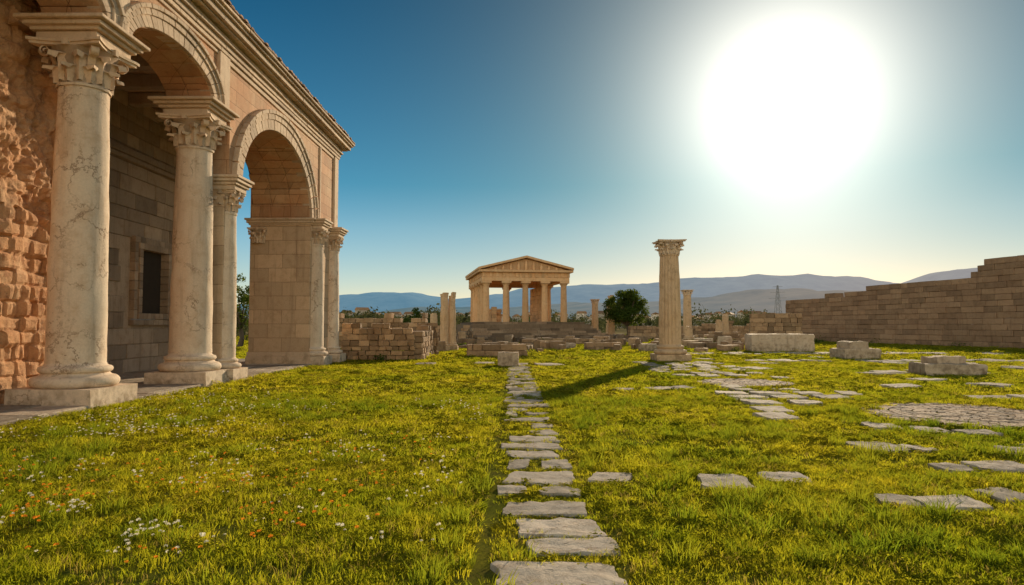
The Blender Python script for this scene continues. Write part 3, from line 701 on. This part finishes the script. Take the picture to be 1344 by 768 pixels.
fl_scatter('white_wildflowers',[flower('white_flower_a',M_wf,1,3,.04,.015),flower('white_flower_b',M_wf,2,1,.03,.013),flower('white_flower_c',M_wf,5,2,.05,.011)],[(-3.6,5.6,.09,10),(-2.65,5.0,.11,16),(-5.4,9.6,.3,20),(-6.5,11.5,.5,40),(-2.9,6.6,.2,7),(-2.2,4.7,.2,6)],620,(-7.9,-.5,4.4,16))
fl_scatter('orange_wildflowers',[flower('orange_flower_a',M_of,3,2,.05,.014,.08,.16)],[(-4.0,5.6,.3,22),(-1.9,5.1,.25,12),(-3.2,6.5,.3,12)],120,(-6,-1,4.4,9))
# ------------------------------------------------------------ trees
def tube(mb,p0,p1,r0,r1,seg=8):
    p0,p1=Vector(p0),Vector(p1); d=(p1-p0).normalized(); u=d.orthogonal().normalized(); v=d.cross(u); vs=[]
    for p_,r in ((p0,r0),(p1,r1)):
        for i in range(seg):
            a=2*math.pi*i/seg; vs.append(tuple(p_+u*r*math.cos(a)+v*r*math.sin(a)))
    mb.add(vs,[(i,(i+1)%seg,(i+1)%seg+seg,i+seg) for i in range(seg)]+[tuple(range(seg,2*seg))],.5)
def leaves(mb,c,rad,n,s,sq=.8):
    for _ in range(n):
        d=Vector((random.gauss(0,1),random.gauss(0,1),random.gauss(0,1))); d.normalize(); q=random.random()**.45*rad
        p_=Vector(c)+Vector((d.x*q,d.y*q,d.z*q*sq)); nrm=(d*.6+Vector((random.gauss(0,1),random.gauss(0,1),random.gauss(0,1)))*.5).normalized()
        u=nrm.orthogonal().normalized(); v=nrm.cross(u); a=random.random()*6.28; u2=u*math.cos(a)+v*math.sin(a); v2=nrm.cross(u2); k=s*random.uniform(.6,1.3)
        mb.add([tuple(p_-u2*k*.5),tuple(p_+v2*k*.25),tuple(p_+u2*k*.5),tuple(p_-v2*k*.25)],[(0,1,2,3)])
def tree(name,x,y,h,cr,trunk,ncl,nl,ls):
    e=empty(name,(x,y,0)); tb=MB(); lf=MB(); pts=[(0,0,0),(.08*cr,0,trunk*.5),(.02,.05,trunk)]
    r=.055*h*.55
    tube(tb,pts[0],pts[1],r*1.3,r); tube(tb,pts[1],pts[2],r,r*.85)
    cz=(trunk*.8+h)/2; ch=(h-trunk*.8)/2
    for i in range(ncl):
        d=Vector((random.gauss(0,1),random.gauss(0,1),random.gauss(0,1))).normalized(); q=random.random()**.4*.88
        taper=1-.2*max(0,d.z)
        c=(d.x*cr*q*taper,d.y*cr*q*taper,cz+d.z*ch*q)
        if i%3==0:
            mdp=(c[0]*.45+.03,c[1]*.45,trunk+(c[2]-trunk)*.5); tube(tb,pts[2],mdp,r*.5,r*.28,6); tube(tb,mdp,c,r*.28,r*.08,5)
        leaves(lf,c,cr*random.uniform(.17,.34),nl,ls)
    tb.obj('trunk_and_limbs',M_bark,e,smooth=True); lf.obj('foliage',M_leaf,e); return e
tree('broadleaf_tree',11.9,75,5.8,2.5,1.5,105,115,.24)
tree('broadleaf_tree',-20.3,50,6.0,1.8,1.3,40,80,.2)
tree('broadleaf_tree',-9.5,62,3.4,1.3,.9,24,60,.2)
far=MB()
for i in range(380):
    y=random.uniform(95,330)
    px=random.choice((random.uniform(-.30,-.08),random.uniform(.08,.55),random.uniform(-.45,.7),random.uniform(-.28,-.05)))
    x=px*y; h=random.uniform(1.6,3.3)*(1+.0025*y); wv=h*random.uniform(.45,.8)
    cyp=random.random()<.12
    if cyp: wv=h*.16; h*=1.3
    for k in range(5 if not cyp else 4):
        leaves(far,(x+random.gauss(0,wv*.45),y+random.gauss(0,wv*.3),h*(.3+.14*k)),wv*.55,44,.42+.0018*y*.6,1.0)
for i in range(60):
    x=random.uniform(-40,-14); y=random.uniform(70,95); h=random.uniform(1.2,3)
    leaves(far,(x,y,h*.5),h*.6,70,.35,.9)
far.obj('distant_tree_belt',M_far,None)
sh=MB()
for i in range(46):
    y=random.uniform(48,88); x=random.uniform(-.16,.5)*y; 
    if abs(x-.8)<8 and y>58: continue
    leaves(sh,(x,y,.15),random.uniform(.3,.8),60,.2,.6)
for (x,y,r) in ((-8.3,30.9,.35),(-6.2,30.8,.3),(-5.2,36,.5),(13,41,.3),(29,66,.8),(30,58,.6),(32,50,.6)): leaves(sh,(x,y,.12),r,110,.12,.7)
sh.obj('shrubs',M_leaf,None)
rb=MB()
for i in range(240):
    y=random.uniform(40,92); x=random.uniform(-.15,.42)*y
    if abs(x-.8)<7 and y>60: continue
    rb.rbox(x,y,-.05,random.uniform(.3,1.4),random.uniform(.3,.8),random.uniform(.15,.7),random.random()*3,.05)
rb.obj('scattered_rubble',M_ruin,None,.03)
M_white=stone('house_plaster',(.6,.52,.42),(.7,.6,.5),(.4,.33,.26),rv=.4)
vg=MB(); rf=MB()
VE=empty('distant_village')
for i in range(300):
    y=random.uniform(380,1250); x=random.uniform(-.26,.62)*y; s_=random.uniform(5,11); h=random.uniform(4,9)
    a=random.random()*3; z=random.random()*y*.006; vg.rbox(x,y,-3,s_,s_*.8,z+h+3,a)
    c,n_=math.cos(a),math.sin(a)
    def q(u,v,zz): return (x+u*c-v*n_,y+u*n_+v*c,zz)
    w2,l2=s_*.55,s_*.45
    rf.add([q(-w2,-l2,z+h),q(w2,-l2,z+h),q(w2,l2,z+h),q(-w2,l2,z+h),q(-w2,0,z+h+1.6),q(w2,0,z+h+1.6)],[(0,1,5,4),(2,3,4,5),(1,2,5),(3,0,4)])
vg.obj('house_walls',M_white,VE); rf.obj('house_roofs',M_tile,VE)
# ------------------------------------------------------------ hills
def hillmat(name,c1,c2,haze,haze_glow2,hs):
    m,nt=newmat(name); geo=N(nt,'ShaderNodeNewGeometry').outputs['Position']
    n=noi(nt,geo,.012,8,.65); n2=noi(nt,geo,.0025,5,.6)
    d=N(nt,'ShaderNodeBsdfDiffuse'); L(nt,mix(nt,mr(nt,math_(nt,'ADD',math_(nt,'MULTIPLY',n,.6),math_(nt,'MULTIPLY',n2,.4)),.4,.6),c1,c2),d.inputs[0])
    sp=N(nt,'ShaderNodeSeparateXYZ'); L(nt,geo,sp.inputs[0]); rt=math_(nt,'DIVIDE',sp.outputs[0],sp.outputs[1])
    e=N(nt,'ShaderNodeEmission'); L(nt,mix(nt,mr(nt,rt,-.1,.5),haze,haze_glow2),e.inputs[0]); e.inputs[1].default_value=hs  # distance haze painted in as emission, warmer toward the sun
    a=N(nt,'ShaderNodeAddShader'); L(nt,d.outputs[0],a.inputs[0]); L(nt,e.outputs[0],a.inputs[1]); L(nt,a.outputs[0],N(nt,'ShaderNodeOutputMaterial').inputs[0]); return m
def hills(name,D,depth,ctrl,mat,amp,fr,x0=-2.2,x1=2.2,nx=420,ny=26,seed=0):
    mb=MB(); vs=[]; cx=[c[0] for c in ctrl]; cz=[c[1] for c in ctrl]
    for j in range(ny+1):
        t=j/ny; y=D-depth+2*depth*t; prof=math.sin(math.pi*t)**1.1
        for i in range(nx+1):
            u=x0+(x1-x0)*i/nx; x=u*D
            h=np.interp(u,cx,cz)*D
            nn=mn.fractal(Vector((x*fr,y*fr,seed)),1.0,2.0,6)
            vs.append((x,y,-2+h*prof*(1+.0)+amp*D*nn*prof))
    W=nx+1; mb.add(vs,[(j*W+i,j*W+i+1,(j+1)*W+i+1,(j+1)*W+i) for j in range(ny) for i in range(nx)],.5)
    mb.obj(name,mat,None,smooth=True)
u=lambda px:(px-680)/900
v=lambda py:(427-py)/900
c3=[(-2.2,.03),(u(300),.03),(u(440),v(398)),(u(490),v(389)),(u(545),v(383)),(u(600),v(388)),(u(680),v(381)),(u(750),v(372)),(u(800),v(374)),(u(860),v(369)),(u(950),v(364)),(u(1000),v(357)),(u(1060),v(358)),(u(1110),v(364)),(u(1185),v(374)),(u(1230),v(361)),(u(1300),v(350)),(u(1400),v(353)),(2.2,.05)]
hills('mountain_range',4200,900,c3,hillmat('mountain_painted_haze',(.05,.08,.11),(.13,.16,.17),(.11,.23,.32),(.34,.31,.30),.85),.013,.0014,seed=3)
c2=[(-2.2,.02),(u(440),v(410)),(u(560),v(406)),(u(700),v(402)),(u(820),v(396)),(u(950),v(388)),(u(1050),v(380)),(u(1120),v(384)),(u(1250),v(382)),(2.2,.03)]
hills('foothills',2400,700,c2,hillmat('foothill_painted_haze',(.05,.08,.09),(.16,.15,.13),(.10,.17,.20),(.28,.23,.20),.75),.010,.003,seed=9)
py=MB(); PX,PY=.378*420,420; H=26
for s1 in (-1,1):
    for s2 in (-1,1):
        tube(py,(PX+s1*2.4,PY+s2*2.4,0),(PX+s1*.3,PY+s2*.3,H),.16,.12,4)
for k in range(8):
    z=k*H/8; z2=(k+1)*H/8; a=2.4-2.1*k/8; b_=2.4-2.1*(k+1)/8
    for s1 in (-1,1):
        tube(py,(PX-a*s1,PY-a,z),(PX+b_*s1,PY-b_,z2),.1,.1,3); tube(py,(PX-a*s1,PY+a,z),(PX+b_*s1,PY+b_,z2),.1,.1,3)
for z,l in ((18,5.5),(21.5,4.5),(25,3)): tube(py,(PX-l,PY,z),(PX+l,PY,z+.3),.14,.14,4)
py.obj('electricity_pylon',flat('steel',(.25,.26,.27)),None)
# ------------------------------------------------------------ sky + sun
AZ,EL=R(21.7),R(17.2)
sd=Vector((math.sin(AZ)*math.cos(EL),math.cos(AZ)*math.cos(EL),math.sin(EL)))
W=bpy.data.worlds.new('World'); scene.world=W; W.use_nodes=True; nt=W.node_tree; nt.nodes.clear()
sky=N(nt,'ShaderNodeTexSky',sky_type='NISHITA'); sky.sun_disc=False; sky.sun_elevation=EL; sky.sun_rotation=AZ; sky.air_density=1.0; sky.dust_density=.4; sky.ozone_density=2.0
gc=N(nt,'ShaderNodeTexCoord').outputs['Generated']
dt=N(nt,'ShaderNodeVectorMath',operation='DOT_PRODUCT'); L(nt,gc,dt.inputs[0]); dt.inputs[1].default_value=sd
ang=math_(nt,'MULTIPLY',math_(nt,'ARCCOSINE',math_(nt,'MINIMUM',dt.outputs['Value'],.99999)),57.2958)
sp=N(nt,'ShaderNodeSeparateXYZ'); L(nt,gc,sp.inputs[0])
elt=mix(nt,mr(nt,sp.outputs[2],.0,.20),(.86,.80,.84),(.20,.58,.68))
elt=mix(nt,mr(nt,sp.outputs[2],.14,.45),elt,(.02,.28,.38))
near=mix(nt,mr(nt,ang,4,42),(.36,.28,.25),(1.,1.,1.))
elt=mix(nt,1.0,elt,near,'MULTIPLY')
fill_tint=mix(nt,mr(nt,ang,62,95),elt,(3.9,2.65,1.7))  # sky behind the camera boosted and warmed, added fill for shaded faces
tint=mix(nt,1.0,sky.outputs[0],fill_tint,'MULTIPLY')
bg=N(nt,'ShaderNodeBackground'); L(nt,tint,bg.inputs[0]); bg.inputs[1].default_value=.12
g1=math_(nt,'MULTIPLY',math_(nt,'EXPONENT',math_(nt,'MULTIPLY',math_(nt,'POWER',math_(nt,'DIVIDE',ang,6.2),1.35),-1.0)),1.7)
g2=math_(nt,'MULTIPLY',math_(nt,'EXPONENT',math_(nt,'DIVIDE',ang,-9.0)),.68)
bg2=N(nt,'ShaderNodeBackground'); bg2.inputs[0].default_value=(1,.92,.80,1); L(nt,math_(nt,'ADD',g1,g2),bg2.inputs[1])
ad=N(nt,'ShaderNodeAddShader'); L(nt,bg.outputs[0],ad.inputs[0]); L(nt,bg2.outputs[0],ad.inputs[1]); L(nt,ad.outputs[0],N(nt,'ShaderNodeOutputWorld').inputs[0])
sl=bpy.data.lights.new('sun','SUN'); sl.energy=5; sl.angle=R(.55); sl.color=(1,.80,.54)
so=bpy.data.objects.new('sun',sl); scene.collection.objects.link(so); so.rotation_euler=sd.to_track_quat('Z','Y').to_euler()
# ------------------------------------------------------------ camera
cd=bpy.data.cameras.new('camera'); cd.sensor_width=36; cd.lens=24.1; cd.clip_end=20000; cd.clip_start=.05
cam=bpy.data.objects.new('camera',cd); scene.collection.objects.link(cam); cam.location=(0,0,1.6); cam.rotation_euler=(R(90+2.73),0,R(.5))
scene.camera=cam
scene.view_settings.view_transform='Standard'; scene.view_settings.look='None'; scene.view_settings.exposure=0
